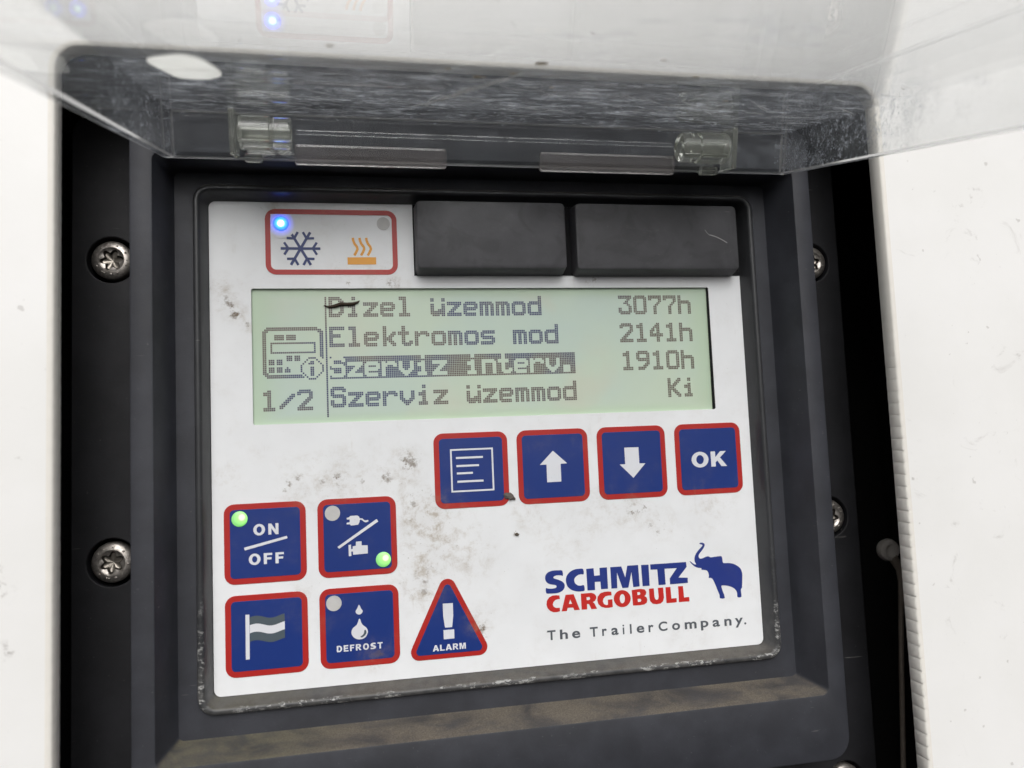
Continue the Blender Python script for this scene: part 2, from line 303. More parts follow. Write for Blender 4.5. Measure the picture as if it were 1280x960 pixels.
def plastic(name, base, rough=.5, dust=0.0, scuff=False, mottle=.20, lipwear=False):
    nb = NB(name)
    m = nb.ramp(nb.noise(.10, 5, .6), .32, .72)
    col = nb.mix(m, tuple(c*(1-mottle) for c in base), tuple(c*(1+mottle) for c in base))
    # pale dust speckle and short scratches
    sp = nb.ramp(nb.noise(1.9, 3, .6, off=(3, 8, 1)), .68, .78, 0, .40)
    col = nb.mix(sp, col, (.20, .19, .18))
    scr = nb.math('MULTIPLY', nb.ramp(nb.noise(.9, 2, .4, stretch=(.15, 2.2, 1), off=(7, 2, 0)), .73, .77, 0, .5), nb.ramp(nb.noise(.07, 2, off=(30, 0, 0)), .5, .65))
    col = nb.mix(scr, col, (.22, .21, .2))
    rg = nb.math('ADD', rough-.08, nb.math('MULTIPLY', nb.noise(.25, 4), .2))
    if scuff:
        s1 = nb.ramp(nb.noise(.11, 5, .58, dist=1.4, off=(2, 2, 0)), .48, .64, 0, .45)
        col = nb.mix(s1, col, tuple(c*.5 for c in base))
        s2 = nb.ramp(nb.noise(.5, 5, .7, stretch=(.35, 1, 1), dist=1), .60, .75, 0, .30)
        col = nb.mix(s2, col, (.13, .125, .12))
    if dust:
        tc = nb.n('ShaderNodeTexCoord'); sx = nb.n('ShaderNodeSeparateXYZ'); nb.L.new(tc.outputs['Normal'], sx.inputs[0])
        upf = nb.ramp(sx.outputs[1], .30, .75)
        dn = nb.ramp(nb.noise(.10, 7, .68, stretch=(.8, 1, 1), dist=.5), .32, .60, .25, 1)
        x = nb.sep()
        grn = nb.ramp(x[0], -25, -50)
        dcol = nb.mix(grn, (.165, .142, .115), (.125, .122, .078))
        dcol = nb.mix(nb.ramp(nb.noise(3.5, 3, .7), .35, .7), tuple((.10, .085, .065)), dcol)
        fac = nb.math('MULTIPLY', nb.math('MULTIPLY', upf, dn), dust)
        col = nb.mix(fac, col, dcol)
        rg = nb.math('ADD', rg, nb.math('MULTIPLY', fac, .4))
    if lipwear:
        x = nb.sep()
        low = nb.math('MAXIMUM', nb.ramp(x[1], -62.5, -64.6), nb.math('MULTIPLY', nb.ramp(x[1], -40, -62), nb.ramp(nb.math('ABSOLUTE', x[0]), 56.0, 56.6)))
        edge = nb.math('MULTIPLY', low, nb.ramp(x[2], 2.9, 3.3))
        wn = nb.math('MULTIPLY', nb.ramp(nb.noise(1.3, 4, .75, stretch=(.5, 1, 1)), .52, .60), nb.ramp(nb.noise(.12, 3, off=(9, 0, 0)), .38, .52))
        col = nb.mix(nb.math('MULTIPLY', edge, wn), col, (.42, .42, .41))
        haze = nb.math('MULTIPLY', nb.ramp(x[1], -50, -63), nb.ramp(nb.noise(.5, 5), .3, .7, .05, .36))
        col = nb.mix(haze, col, (.16, .155, .145))
    nb.set(Base_Color=col, Roughness=rg, Specular_IOR_Level=.4)
    nb.bump(nb.noise(2.6, 4, .65), .35, .00006)
    return nb.m
M_FRAME = plastic('black_frame_plastic', (.030, .0315, .039), .56, dust=.9)
M_LIP = plastic('lip_plastic', (.036, .037, .040), .34, dust=.55, lipwear=True)
M_FLANGE = plastic('flange_plastic', (.012, .012, .0145), .6, mottle=.3)
M_CAP = plastic('cover_plastic', (.070, .069, .075), .5, scuff=True, mottle=.15)
def simple(name, base, rough=.5, metal=0.0, spec=.5, vary=1.0):
    nb = NB(name); v = nb.ramp(nb.noise(.4, 5), .3, .7)
    nb.set(Base_Color=nb.mix(v, tuple(c*(1-.08*vary) for c in base), tuple(c*(1+.06*vary) for c in base)), Roughness=rough, Metallic=metal, Specular_IOR_Level=spec)
    return nb.m
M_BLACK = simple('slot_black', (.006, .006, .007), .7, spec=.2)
M_CAVE = simple('housing_black', (.022, .021, .021), .8, spec=.15)
nb = NB('screw_steel'); v = nb.ramp(nb.noise(1.6, 5, .7), .35, .65); 
nb.set(Base_Color=nb.mix(v, (.36, .33, .30), (.60, .56, .52)), Metallic=.85, Roughness=nb.math('ADD', .30, nb.math('MULTIPLY', nb.noise(.9, 3), .2)))
nb.bump(nb.noise(2.0, 3), .2, .00006); M_STEEL = nb.m
M_SOCKET = simple('socket_steel', (.38, .345, .30), .38, .8)
M_SOCKWALL = simple('socket_wall_dark', (.035, .03, .026), .5, .4)  # dark tone for the sloped walls of the screw socket
M_ROD = simple('rod_metal', (.36, .30, .25), .5, .1)
# lorry body panel: white paint with pits, fine orange peel and smears
nb = NB('white_body_paint')
pit = nb.ramp(nb.noise(.55, 2, .45, off=(2, 6, 0)), .735, .775, 0, .75)
pit2 = nb.ramp(nb.noise(1.5, 2, .5, off=(12, 1, 0)), .75, .80, 0, .45)
smr = nb.math('MULTIPLY', nb.ramp(nb.noise(.12, 6, .7, dist=1.5), .60, .78, 0, .35), nb.ramp(nb.noise(.03, 2, off=(8, 3, 0)), .45, .6))
lsp = nb.math('MULTIPLY', nb.sum([nb.spot(-83, -37.5, 4, 1), nb.spot(-81, -47, 2, .8), nb.spot(-84, -34, 3, .8), nb.spot(96, 27, 3, .7), nb.spot(91.5, 24.5, 2, .7)]), nb.ramp(nb.noise(.9, 4, .7), .52, .66, 0, .7))
base = nb.mix(nb.ramp(nb.noise(.05, 4), .3, .7), (.755, .75, .735), (.785, .78, .77))
dm = nb.math('MINIMUM', nb.sum([nb.math('MULTIPLY', pit, .42), nb.math('MULTIPLY', pit2, .4), smr, lsp]), .85)
nb.set(Base_Color=nb.mix(dm, base, (.20, .175, .15)), Roughness=.38, Specular_IOR_Level=.45)
nb.bump(nb.noise(.8, 3, .5), .08, .0002); M_SKIN = nb.m
M_TRIM = simple('trim_rubber', (.73, .705, .655), .6, spec=.3, vary=.25)

# LCD glass: grey-green, greener towards the rim of the cell
nb = NB('display_green')
x = nb.sep()
eu = nb.ramp(nb.math('ABSOLUTE', x[0]), 40, 47.6); ev = nb.ramp(nb.math('ABSOLUTE', x[1]), 10.8, 13.2)
ed = nb.math('MAXIMUM', eu, ev)
c = nb.mix(nb.ramp(nb.noise(.035, 2), .35, .65), (.50, .60, .53), (.53, .62, .50))
c = nb.mix(nb.ramp(nb.noise(.05, 3, .6, off=(11, 4, 0)), .52, .72, 0, .55), c, (.56, .57, .47))
c = nb.mix(nb.ramp(nb.noise(.045, 3, .6, off=(31, 14, 0)), .5, .72, 0, .5), c, (.46, .58, .57))
c = nb.mix(nb.math('MULTIPLY', ed, .75), c, (.46, .58, .42))
nb.set(Base_Color=c, Roughness=.22, Specular_IOR_Level=.35); M_LCD = nb.m
nb = NB('display_dots')
c = nb.mix(nb.ramp(nb.noise(.055, 2, off=(4, 0, 0)), .42, .58), (.036, .044, .125), (.115, .085, .075))
x = nb.sep(); c = nb.mix(nb.ramp(x[0], 22, 32), c, (.115, .088, .070))
nb.set(Base_Color=c, Roughness=.3); M_DOT = nb.m

def led(name, cx, cy, r, edge, mid, core, off=(.25, .15), st=1.0):
    nb = NB(name)
    c = nb.n('ShaderNodeVectorMath', operation='DISTANCE'); nb.L.new(nb.co(), c.inputs[0]); c.inputs[1].default_value = (cx+off[0]*r, cy+off[1]*r, .25)
    d = nb.math('DIVIDE', c.outputs['Value'], r)
    col = nb.mix(nb.ramp(d, .25, .55), core, mid); col = nb.mix(nb.ramp(d, .5, 1.1), col, edge)
    nb.set(Base_Color=(.25, .3, .25), Emission_Color=col, Emission_Strength=st, Roughness=.35)
    return nb.m
M_LEDOFF = simple('light_lens_off', (.50, .49, .48), .45)

# clear plastic of the cover: polycarbonate with wipe streaks, dust and scratches
def clear(name, dust=.06, frost=0.0, tint=(.97, .98, .98), thin=False, worn=1.0, film=(.58, .61, .66)):
    nb = NB(name)
    nb.set(Base_Color=tint, Transmission_Weight=1.0, IOR=1.49, Roughness=frost)
    clear_out = nb.b.outputs[0]
    if thin:          # sheet plastic: Fresnel mirror over straight-through transmission, the same from both sides
        ge = nb.n('ShaderNodeNewGeometry'); fr_ = nb.n('ShaderNodeFresnel')
        nb.L.new(nb.math('SUBTRACT', 1.49, nb.math('MULTIPLY', ge.outputs['Backfacing'], .8189)), fr_.inputs['IOR'])
        tr = nb.n('ShaderNodeBsdfTransparent'); tr.inputs['Color'].default_value = (*tint, 1)
        gl = nb.n('ShaderNodeBsdfGlossy'); gl.inputs['Roughness'].default_value = frost
        m0 = nb.n('ShaderNodeMixShader'); nb.L.new(fr_.outputs[0], m0.inputs[0]); nb.L.new(tr.outputs[0], m0.inputs[1]); nb.L.new(gl.outputs[0], m0.inputs[2])
        clear_out = m0.outputs[0]
    x = nb.sep()
    side = nb.ramp(nb.math('ABSOLUTE', x[0]), 58.0, 58.6)
    top = nb.math('MAXIMUM', nb.ramp(x[2], -.6, -.2), side)           # the roof sheet and the side walls, not the hinge wall
    near = nb.math('MULTIPLY', nb.ramp(x[1], -46, -24), nb.ramp(top, 0, 1, .22, 1))
    st1 = nb.noise(.40, 9, .80, stretch=(.34, 1.0, 1), dist=.9)
    st2 = nb.noise(.95, 8, .80, stretch=(.22, 1.3, 1), off=(9, 2, 4), dist=.4)
    patch = nb.ramp(nb.noise(.09, 4, .6, off=(2, 17, 0)), .34, .62, .25, 1)
    streak = nb.math('MULTIPLY', nb.math('ADD', nb.ramp(st1, .50, .66, 0, .42), nb.ramp(st2, .54, .68, 0, .50)), nb.math('ADD', nb.math('MULTIPLY', near, nb.math('MULTIPLY', patch, 1.5)), .045))
    speck = nb.ramp(nb.noise(1.6, 3, .6, off=(3, 3, 3)), .66, .74, 0, .5)
    scr = nb.ramp(nb.noise(1.3, 2, .4, stretch=(.14, 1.7, 1), off=(1, 4, 2)), .70, .745, 0, .6)
    blot = nb.math('MULTIPLY', nb.ramp(nb.noise(.10, 5, .6, stretch=(.6, 1, 1), off=(20, 0, 0)), .58, .75), .20)
    fac = nb.math('MINIMUM', nb.sum([nb.math('MULTIPLY', nb.sum([streak, nb.math('MULTIPLY', speck, near), nb.math('MULTIPLY', scr, nb.math('ADD', nb.math('MULTIPLY', near, .9), .06)), blot, nb.math('MULTIPLY', near, .025)]), worn), dust]), .7)
    df = nb.n('ShaderNodeBsdfDiffuse'); df.inputs['Color'].default_value = (*film, 1)
    tl = nb.n('ShaderNodeBsdfTranslucent'); tl.inputs['Color'].default_value = (*film, 1)
    ad = nb.n('ShaderNodeMixShader'); ad.inputs[0].default_value = .6
    nb.L.new(df.outputs[0], ad.inputs[1]); nb.L.new(tl.outputs[0], ad.inputs[2])
    mx = nb.n('ShaderNodeMixShader'); nb.L.new(fac, mx.inputs[0]); nb.L.new(clear_out, mx.inputs[1]); nb.L.new(ad.outputs[0], mx.inputs[2])
    nb.L.new(mx.outputs[0], nb.out.inputs['Surface'])
    nb.bump(nb.noise(.25, 3), .05, .0002)
    return nb.m
M_CLEAR = clear('clear_polycarbonate', .03, 0.0, (.985, .99, .99), thin=True)
M_EDGE = clear('clear_edge', .34, .2, (.97, .97, .97), worn=.3, film=(.7, .7, .7))  # milky film on the edges imitates light carried inside the clear plastic
M_TAB = clear('clear_tab', .09, .15, (.96, .93, .92), worn=.12, film=(.72, .66, .64))
M_KNUC = clear('clear_knuckle', .12, .04, (.96, .97, .93), worn=.5, film=(.80, .82, .74))
nb = NB('spot_white'); nb.set(Base_Color=(.85, .85, .83), Roughness=.5)  # translucent white of the cover's lens shaped spot
tl = nb.n('ShaderNodeBsdfTranslucent'); tl.inputs['Color'].default_value = (.97, .97, .95, 1)
mx = nb.n('ShaderNodeMixShader'); mx.inputs[0].default_value = .75
nb.L.new(nb.b.outputs[0], mx.inputs[1]); nb.L.new(tl.outputs[0], mx.inputs[2]); nb.L.new(mx.outputs[0], nb.out.inputs['Surface'])
M_SPOT = nb.m

# ------------------------------------------------------------------ bold lettering drawn from outlines (unit cap height)
def arc(cx, cy, rx, ry, a0, a1, n=14): return [(cx+rx*math.cos(R(a0+(a1-a0)*i/n)), cy+ry*math.sin(R(a0+(a1-a0)*i/n))) for i in range(n+1)]
def unit(loops):
    xs = [q[0] for l in loops for q in l]; ys = [q[1] for l in loops for q in l]; h = max(ys)-min(ys)
    return [[((q[0]-min(xs))/h, (q[1]-min(ys))/h) for q in l] for l in loops]
BOLD = {
 'O': [circ(.47, .5, .47, 36, .52), circ(.47, .5, .21, 30, .30)],
 'N': [[(0, 0), (0, 1), (.24, 1), (.58, .42), (.58, 1), (.82, 1), (.82, 0), (.58, 0), (.24, .58), (.24, 0)]],
 'F': [[(0, 0), (0, 1), (.68, 1), (.68, .80), (.25, .80), (.25, .61), (.62, .61), (.62, .41), (.25, .41), (.25, 0)]],
 'E': [[(0, 0), (0, 1), (.72, 1), (.72, .8), (.25, .8), (.25, .61), (.67, .61), (.67, .41), (.25, .41), (.25, .2), (.74, .2), (.74, 0)]],
 'K': [[(0, 0), (0, 1), (.25, 1), (.25, .62), (.54, 1), (.86, 1), (.51, .58), (.88, 0), (.57, 0), (.35, .39), (.25, .27), (.25, 0)]],
 'D': [[(0, 0), (0, 1)]+arc(.36, .5, .48, .5, 90, -90), [(.25, .2), (.25, .8)]+arc(.35, .5, .23, .3, 90, -90)],
 'T': [[(.28, 0), (.28, .8), (0, .8), (0, 1), (.81, 1), (.81, .8), (.53, .8), (.53, 0)]],
 'L': [[(0, 0), (0, 1), (.25, 1), (.25, .2), (.70, .2), (.70, 0)]],
 'A': [[(0, 0), (.34, 1), (.62, 1), (.96, 0), (.69, 0), (.63, .2), (.33, .2), (.27, 0)], [(.39, .38), (.57, .38), (.48, .70)]],
 'R': [[(0, 0), (0, 1), (.5, 1), (.68, .95), (.78, .84), (.80, .70), (.76, .56), (.64, .46), (.55, .43), (.68, .28), (.88, 0), (.59, 0), (.42, .28), (.32, .39), (.25, .40), (.25, 0)], [(.25, .80), (.45, .80), (.54, .75), (.54, .64), (.46, .58), (.25, .58)]],
 'M': [[(0, 0), (0, 1), (.34, 1), (.48, .36), (.62, 1), (.96, 1), (.96, 0), (.74, 0), (.74, .70), (.58, 0), (.38, 0), (.22, .70), (.22, 0)]],
 'S': unit(LOGO_BLUE[0]),
}
def bold_word(name, s, box, z, mat, parent, gap=.16):
    u0, u1, v0, v1 = box; x = 0.0; items = []
    for ch in s:
        items.append((x, BOLD[ch])); x += max(q[0] for l in BOLD[ch] for q in l)+gap
    W = x-gap; ms = []
    for ox, loops in items:
        ms.append(fill_mesh([[(u0+(ox+q[0])/W*(u1-u0), v0+q[1]*(v1-v0)) for q in l] for l in loops], *z))
    return merged(name, ms, mat, parent)

# ------------------------------------------------------------------ lorry body: white panel with the opening, dark housing behind
OPEN = (-74.7, 74.7, 49.0, -114.0, 4.0)
skin = link('body_panel', fill_mesh([[(-420, -330), (420, -330), (420, 330), (-420, 330)], rrect(OPEN[0]-.6, OPEN[1]+.6, OPEN[2]+.6, OPEN[3]-.6, 4.4, 8)], 20.0, 23.0, .25), M_SKIN)
tag(skin, 'white painted trailer body panel with a rounded opening around the control unit', 'body panel')
# edging strip around the opening, ribbed on its inner face
base = rrect(*OPEN, n=10, sub=1)
path = []
for i, a in enumerate(base):
    b = base[(i+1) % len(base)]
    L = math.dist(a, b); k = max(1, int(L/.12))
    path += [(a[0]+(b[0]-a[0])*j/k, a[1]+(b[1]-a[1])*j/k) for j in range(k)]
def trim_ring(d):
    out = []; s = 0.0
    for i, p in enumerate(path):
        q0 = path[i-1]; q1 = path[(i+1) % len(path)]
        t = Vector((q1[0]-q0[0], q1[1]-q0[1])).normalized(); nrm = Vector((t.y, -t.x))     # outwards for a ccw loop
        s += math.dist(q0, p)
        amp = .26 if (p[0] > 60 and p[1] < 5) else .06
        amp = amp*min(1, max(.3, (5-p[1])/30)) if p[0] > 60 else amp
        rib = abs(math.sin(math.pi*s/2.3))**.22
        e = -d + (1-rib)*amp if d > 0 else -d
        out.append((p[0]+nrm.x*e, p[1]+nrm.y*e))
    return out
me = loft([(trim_ring(-.9), 23.15), (trim_ring(-.15), 23.2), (trim_ring(.12), 22.9), (trim_ring(.16), 21.5), (trim_ring(.12), 20.0), (trim_ring(-.2), 19.6), (trim_ring(-.9), 19.6)])
autosmooth(me, 60)
link('edge_trim', me, M_TRIM, skin, 'beige ribbed edging strip lining the opening')
skin.children[0].location = (0, 0, 0)
hs_rings = [(rrect(-117, 117, 62, -128, 3), 19.55), (rrect(-114, 114, 59, -125, 3), 19.5), (rrect(-114, 114, 59, -125, 3), -38.0)]
me = loft(hs_rings, cap1=True)
tag(link('equipment_housing', me, M_CAVE), 'matt black recess behind the white panel, around the control unit', 'housing')

# ------------------------------------------------------------------ the control unit
CP = empty('control_panel', 'black framed cooling unit control panel with green display and blue keys', 'control panel')
# mounting flange with counterbored screw holes
SCREWS = [(-72.7, 18.9), (-72.7, -37.5), (-72.7, -93.3), (72.8, 18.9), (72.8, -37.6), (72.2, -93.6)]
link('mounting_flange', fill_mesh([rrect(-79.7, 79.7, 47, -106, 4), rrect(-60, 60, 40, -78, 4)] + [circ(u, v, 4.4, 48) for u, v in SCREWS], -3.2, 0, .2), M_FLANGE, CP)
# screws
def star(r0, r1, n=72):
    out = []
    for i in range(n):
        a = 2*math.pi*i/n; t = .5+.5*math.cos(6*a)
        r = r1+(r0-r1)*t**.8
        out.append((r*math.cos(a), r*math.sin(a)))
    return out
N = 72
me = loft([(circ(0, 0, 3.6, N), -2.6), (circ(0, 0, 3.68, N), -.5), (circ(0, 0, 3.55, N), -.1), (circ(0, 0, 3.2, N), .18), (circ(0, 0, 2.55, N), .42), (circ(0, 0, 2.35, N), .44), (circ(0, 0, 2.15, N), .22), (star(2.1, 1.35), .12), (star(1.62, .92), -.85)])
autosmooth(me, 50)
for q in me.polygons:
    if q.index >= len(me.polygons)-N: q.material_index = 1
screw = link('screw', me, [M_STEEL, M_SOCKWALL], CP)
me = loft([(star(1.75, 1.0), -.55), (star(1.2, .75), -.68), (circ(0, 0, .15, N), -.95)], cap1=True); autosmooth(me, 40)
sock = link('socket', me, M_SOCKET, screw)
# raised stamping marks on the head rim
marks = []
for a, k in ((200, .22), (228, .2), (236, .2), (262, .26), (285, .16), (120, .2), (95, .2), (60, .2), (20, .22), (330, .2), (350, .18)):
    bm = bmesh.new(); bmesh.ops.create_icosphere(bm, subdivisions=2, radius=k)
    m2 = bpy.data.meshes.new('m'); bm.to_mesh(m2); bm.free()
    m2.transform(Matrix.Translation((2.8*math.cos(R(a)), 2.8*math.sin(R(a)), .30))); m2.transform(Matrix.Scale(MM, 4)); marks.append(m2)
mk = merged('stamping', marks, M_STEEL, screw)
rots = [8, 24, 41, 15, 50, 33]
for i, (u, v) in enumerate(SCREWS):
    if i == 0: s = screw
    else:
        s = screw.copy(); COL.objects.link(s); s.parent = CP
        for ch in (sock, mk):
            c = ch.copy(); COL.objects.link(c); c.parent = s
    s.location = (u*MM, v*MM, 0); s.rotation_euler = (0, 0, R(rots[i]))
# raised frame: outer rim, sunken floor, inner lip
NS = 24
def fr(h, t, b, r): return rrect(-h, h, t, b, r, 6, NS)
me = loft([(fr(57.6, 32.7, -65.5, 3.2), 2.2), (fr(61.0, 35.4, -69.8, 1.0), 2.2), (fr(61.15, 35.5, -69.95, 1.1), 2.4), (fr(62.75, 36.0, -71.1, 1.4), 10.5), (fr(62.95, 36.15, -71.35, 1.5), 10.9), (fr(63.3, 36.45, -71.7, 1.7), 11.0),
           (fr(66.35, 45.0, -83.6, 4.0), 11.0), (fr(66.65, 45.3, -83.9, 4.2), 10.85), (fr(66.75, 45.4, -84.1, 4.3), 10.5), (fr(67.1, 46, -84.6, 4.5), -.2)])
autosmooth(me, 32)
link('frame', me, M_FRAME, CP, 'raised dark grey plastic frame with dust on its lower ledge')
def lp(d, r): return rrect(-55.3-d, 55.3+d, 30.65+d, -63.35-d, r, 6, NS)
me = loft([(lp(0.0, 1.3), -.6), (lp(.05, 1.3), .1), (lp(.95, 2.0), 2.9), (lp(1.15, 2.2), 3.35), (lp(1.5, 2.5), 3.5), (lp(1.95, 2.8), 3.45), (lp(2.2, 3.0), 3.2), (lp(2.5, 3.3), 2.0)])
autosmooth(me, 50)
link('inner_lip', me, M_LIP, CP, 'scuffed grey lip around the white face')
# white printed face with the display window
face = link('face', fill_mesh([rrect(-55.25, 55.25, 30.6, -63.3, 1.3), rrect(-47.6, 47.7, 13.35, -13.2, .4)], -.9, 0, .0), M_FACE, CP, 'white printed plastic face with dirt smears')

# ---- display
disp = link('display', fill_mesh([[(-48, -13.6), (48.1, -13.6), (48.1, 13.7), (-48, 13.7)]], -1.1, -.7), M_LCD, CP, 'grey green dot matrix display showing four lines of text')
wall = [[(47.3, -13.19), (47.69, -13.19), (47.69, 13.34), (47.42, 13.34)]]
link('display_edge', fill_mesh(wall, -.69, -.02), M_BLACK, disp)
GL = {
'D': '######..|#######.|##...###|##....##|##....##|##....##|##....##|##....##|##...###|#######.|######..',
'E': '########|########|##......|##......|######..|######..|##......|##......|##......|########|########',
'S': '.######.|########|##....##|##......|#######.|.#######|......##|##....##|##....##|########|.######.',
'K': '##....##|##...###|##..###.|##.###..|#####...|####....|#####...|##.###..|##..###.|##...###|##....##',
'a': '', 
'd': '......##|......##|......##|.#######|########|##....##|##....##|##....##|##....##|########|.#######',
'e': '...|...|...|.######.|########|##....##|########|#######.|##......|#######.|.######.',
'h': '##......|##......|##......|#######.|########|##....##|##....##|##....##|##....##|##....##|##....##',
'i': '...##...|...##...|........|...##...|.####...|.####...|...##...|...##...|...##...|.#####..|.#####..',
'k': '.##.....|.##.....|.##.....|.##...##|.##..###|.##.###.|.#####..|.#####..|.##.###.|.##..###|.##...##',
'l': '.####...|.####...|...##...|...##...|...##...|...##...|...##...|...##...|...##...|.######.|.######.',
'm': '...|...|...|#######.|########|##.##.##|##.##.##|##.##.##|##.##.##|##.##.##|##.##.##',
'n': '...|...|...|#######.|########|##....##|##....##|##....##|##....##|##....##|##....##',
'o': '...|...|...|.######.|########|##....##|##....##|##....##|##....##|########|.######.',
'r': '...|...|...|##.####.|########|###...##|##......|##......|##......|##......|##......',
's': '...|...|...|.#######|########|##......|#######.|.#######|......##|########|#######.',
't': '..##....|..##....|..##....|######..|######..|..##....|..##....|..##....|..##..##|..######|...####.',
'v': '...|...|...|##....##|##....##|##....##|##....##|###..###|.######.|..####..|...##...',
'z': '...|...|...|########|########|....###.|...###..|..###...|.###....|########|########',
'\u00fc': '...|##....##|##....##|...|##....##|##....##|##....##|##..####|########|########|.####.##',
'.': '...|...|...|...|...|...|...|.####...|.####...|.####...|.####...',
'0': '.######.|########|##....##|##....##|##....##|##....##|##....##|##....##|##....##|########|.######.',
'1': '...##...|.####...|.####...|...##...|...##...|...##...|...##...|...##...|...##...|.######.|.######.',
'2': '.######.|########|##....##|......##|.....###|....###.|...###..|..###...|.###....|########|########',
'3': '########|########|.....##.|....##..|...###..|.....##.|......##|##....##|##....##|########|.######.',
'4': '....##..|...###..|..####..|.##.##..|###.##..|##..##..|########|########|....##..|....##..|....##..',
'7': '########|########|##....##|......##|.....##.|....##..|...##...|...##...|...##...|...##...|...##...',
'9': '.######.|########|##....##|##....##|########|.#######|......##|.....###|....###.|.#####..|.####...',
'/': '...|...|......##|.....###|....###.|...###..|..###...|.###....|###.....|##......|........',
}
PIT, U0, V0 = .3743, -33.02, 11.78
def glyph(ch):
    return [(c, r) for r, row in enumerate(GL[ch].split('|')) for c, k in enumerate(row) if k == '#'] if ch != ' ' else []
def line_cells(s, col, row):
    return {(col+9*i+c, row+r) for i, ch in enumerate(s) for c, r in glyph(ch)}
def dots(name, cells, parent, label=None):
    vs, fs = [], []
    g = PIT*.075
    for c, r in sorted(cells):
        x0, x1 = U0+c*PIT+g, U0+(c+1)*PIT-g; y1, y0 = V0-r*PIT-g, V0-(r+1)*PIT+g
        k = len(vs); vs += [(x*MM, y*MM, -.685*MM) for x, y in ((x0, y0), (x1, y0), (x1, y1), (x0, y1))]; fs.append((k, k+1, k+2, k+3))
    me = bpy.data.meshes.new(name); me.from_pydata(vs, [], fs)
    return link(name, me, M_DOT, parent, label)
dots('text_line', line_cells('Dizel \u00fczemmod', 0, 0), disp, 'first line, Dizel \u00fczemmod')
dots('text_line', line_cells('Elektromos mod', 0, 16), disp, 'second line, Elektromos mod')
blk = {(c, r) for c in range(134) for r in range(32, 44)} - line_cells('Szerviz interv.', 0, 32)
dots('text_line', blk, disp, 'third line, Szerviz interv., inverted on a dark bar')
dots('text_line', line_cells('Szerviz \u00fczemmod', 0, 48), disp, 'fourth line, Szerviz \u00fczemmod')
for t, c, r in (('3077h', 161, 0), ('2141h', 161, 16), ('1910h', 161, 32), ('Ki', 188, 48)):
    dots('value_text', line_cells(t, c, r), disp, t + ' at the right end of the line')
dots('page_counter', line_cells('1/2', -35, 49), disp, '1/2')
dots('divider_line', {(-2, r) for r in range(64)}, disp)
ic = set()
def rect(c0, r0, c1, r1):
    for c in range(c0, c1+1):
        for r in range(r0, r1+1): ic.add((c, r))
rect(2, 0, 27, 1); rect(1, 1, 2, 2); rect(0, 2, 1, 24); rect(28, 1, 29, 2); rect(29, 2, 30, 15); ic.add((30, 16))
rect(1, 24, 2, 25); rect(2, 25, 19, 26); ic.add((20, 26))
rect(6, 4, 10, 6); rect(12, 4, 16, 6)
rect(4, 8, 26, 8); rect(4, 13, 26, 13); rect(4, 8, 4, 13); rect(26, 8, 26, 13)
rect(12, 15, 14, 17); rect(16, 15, 18, 17)
rect(3, 17, 5, 19); rect(7, 17, 9, 19); rect(3, 21, 5, 23); rect(7, 21, 9, 23); rect(11, 22, 13, 23); ic.add((12, 21))
rect(23, 16, 26, 16); rect(23, 27, 26, 27); rect(19, 20, 19, 23); rect(30, 20, 30, 23)
for k in range(3):
    ic |= {(22-k, 17+k), (27+k, 17+k), (20+k, 24+k), (29-k, 24+k)}
rect(24, 18, 25, 19); ic.add((23, 19)); rect(24, 21, 25, 25)
dots('info_icon', {(c-34, r+16) for c, r in ic}, disp, 'small drawing of a control unit with an i in a circle')

# ---- printed status field
R0 = (.0, .10)
st = plate('status_field', [rrect(-44.77, -19.13, 29.25, 16.1, 2.0), rrect(-43.77, -20.13, 28.25, 17.1, 1.0)], 0, .08, M_RED, CP, label='red outlined field with snowflake and heating symbols')
def strip(p, q, wd, z=(.02, .07)):
    d = (Vector(q)-Vector(p)).normalized(); n = Vector((-d.y, d.x))*wd/2; p = Vector(p); q = Vector(q)
    return fill_mesh([[tuple(p-n), tuple(q-n), tuple(q+n), tuple(p+n)]], *z)
def path_mesh(pts, wd, z=(.02, .07)):
    L, Rr = [], []
    for i, p in enumerate(pts):
        d = (Vector(pts[min(i+1, len(pts)-1)])-Vector(pts[max(i-1, 0)])).normalized(); n = Vector((-d.y, d.x))*wd/2
        L.append(tuple(Vector(p)+n)); Rr.append(tuple(Vector(p)-n))
    return fill_mesh([L+Rr[::-1]], *z)
sn = []; cx, cy = -38.08, 21.33
for k in range(6):
    a = R(60*k); e = (cx+3.8*math.cos(a), cy+3.8*math.sin(a))
    z = .06+.004*k
    sn.append(strip((cx+.02*math.cos(a), cy+.02*math.sin(a)), e, .52, (.01, z)))
    b = (cx+2.35*math.cos(a), cy+2.35*math.sin(a))
    for s in (-1, 1):
        t = a+s*R(58); sn.append(strip(b, (b[0]+1.45*math.cos(t), b[1]+1.45*math.sin(t)), .46, (.01, z+.03+.005*s)))
merged('snowflake_symbol', sn, M_NAVY, st)
hw = [fill_mesh([[(-29.05, 18.15), (-23.44, 18.18), (-23.44, 19.65), (-29.07, 19.6)]], .02, .07)]
for k in range(3):
    hw.append(path_mesh([(-27.92+1.32*k, 23.6), (-27.87+1.32*k, 23.1), (-27.62+1.32*k, 22.4), (-27.15+1.32*k, 21.75), (-27.05+1.32*k, 21.3), (-27.3+1.32*k, 20.7), (-27.7+1.32*k, 20.0)], .5))
merged('heating_symbol', hw, M_ORANGE, st)
def lamp(cx, cy, r, mat, parent, h=.28, z=.06, label=None):
    me = loft([(circ(cx, cy, r, 32), 0), (circ(cx, cy, r, 32), z+.1), (circ(cx, cy, r*.9, 32), z+h*.75), (circ(cx, cy, r*.6, 32), z+h), (circ(cx, cy, .1, 32), z+h*1.05)], cap1=True)
    autosmooth(me, 60)
    return link('indicator_light', me, mat, parent, label)
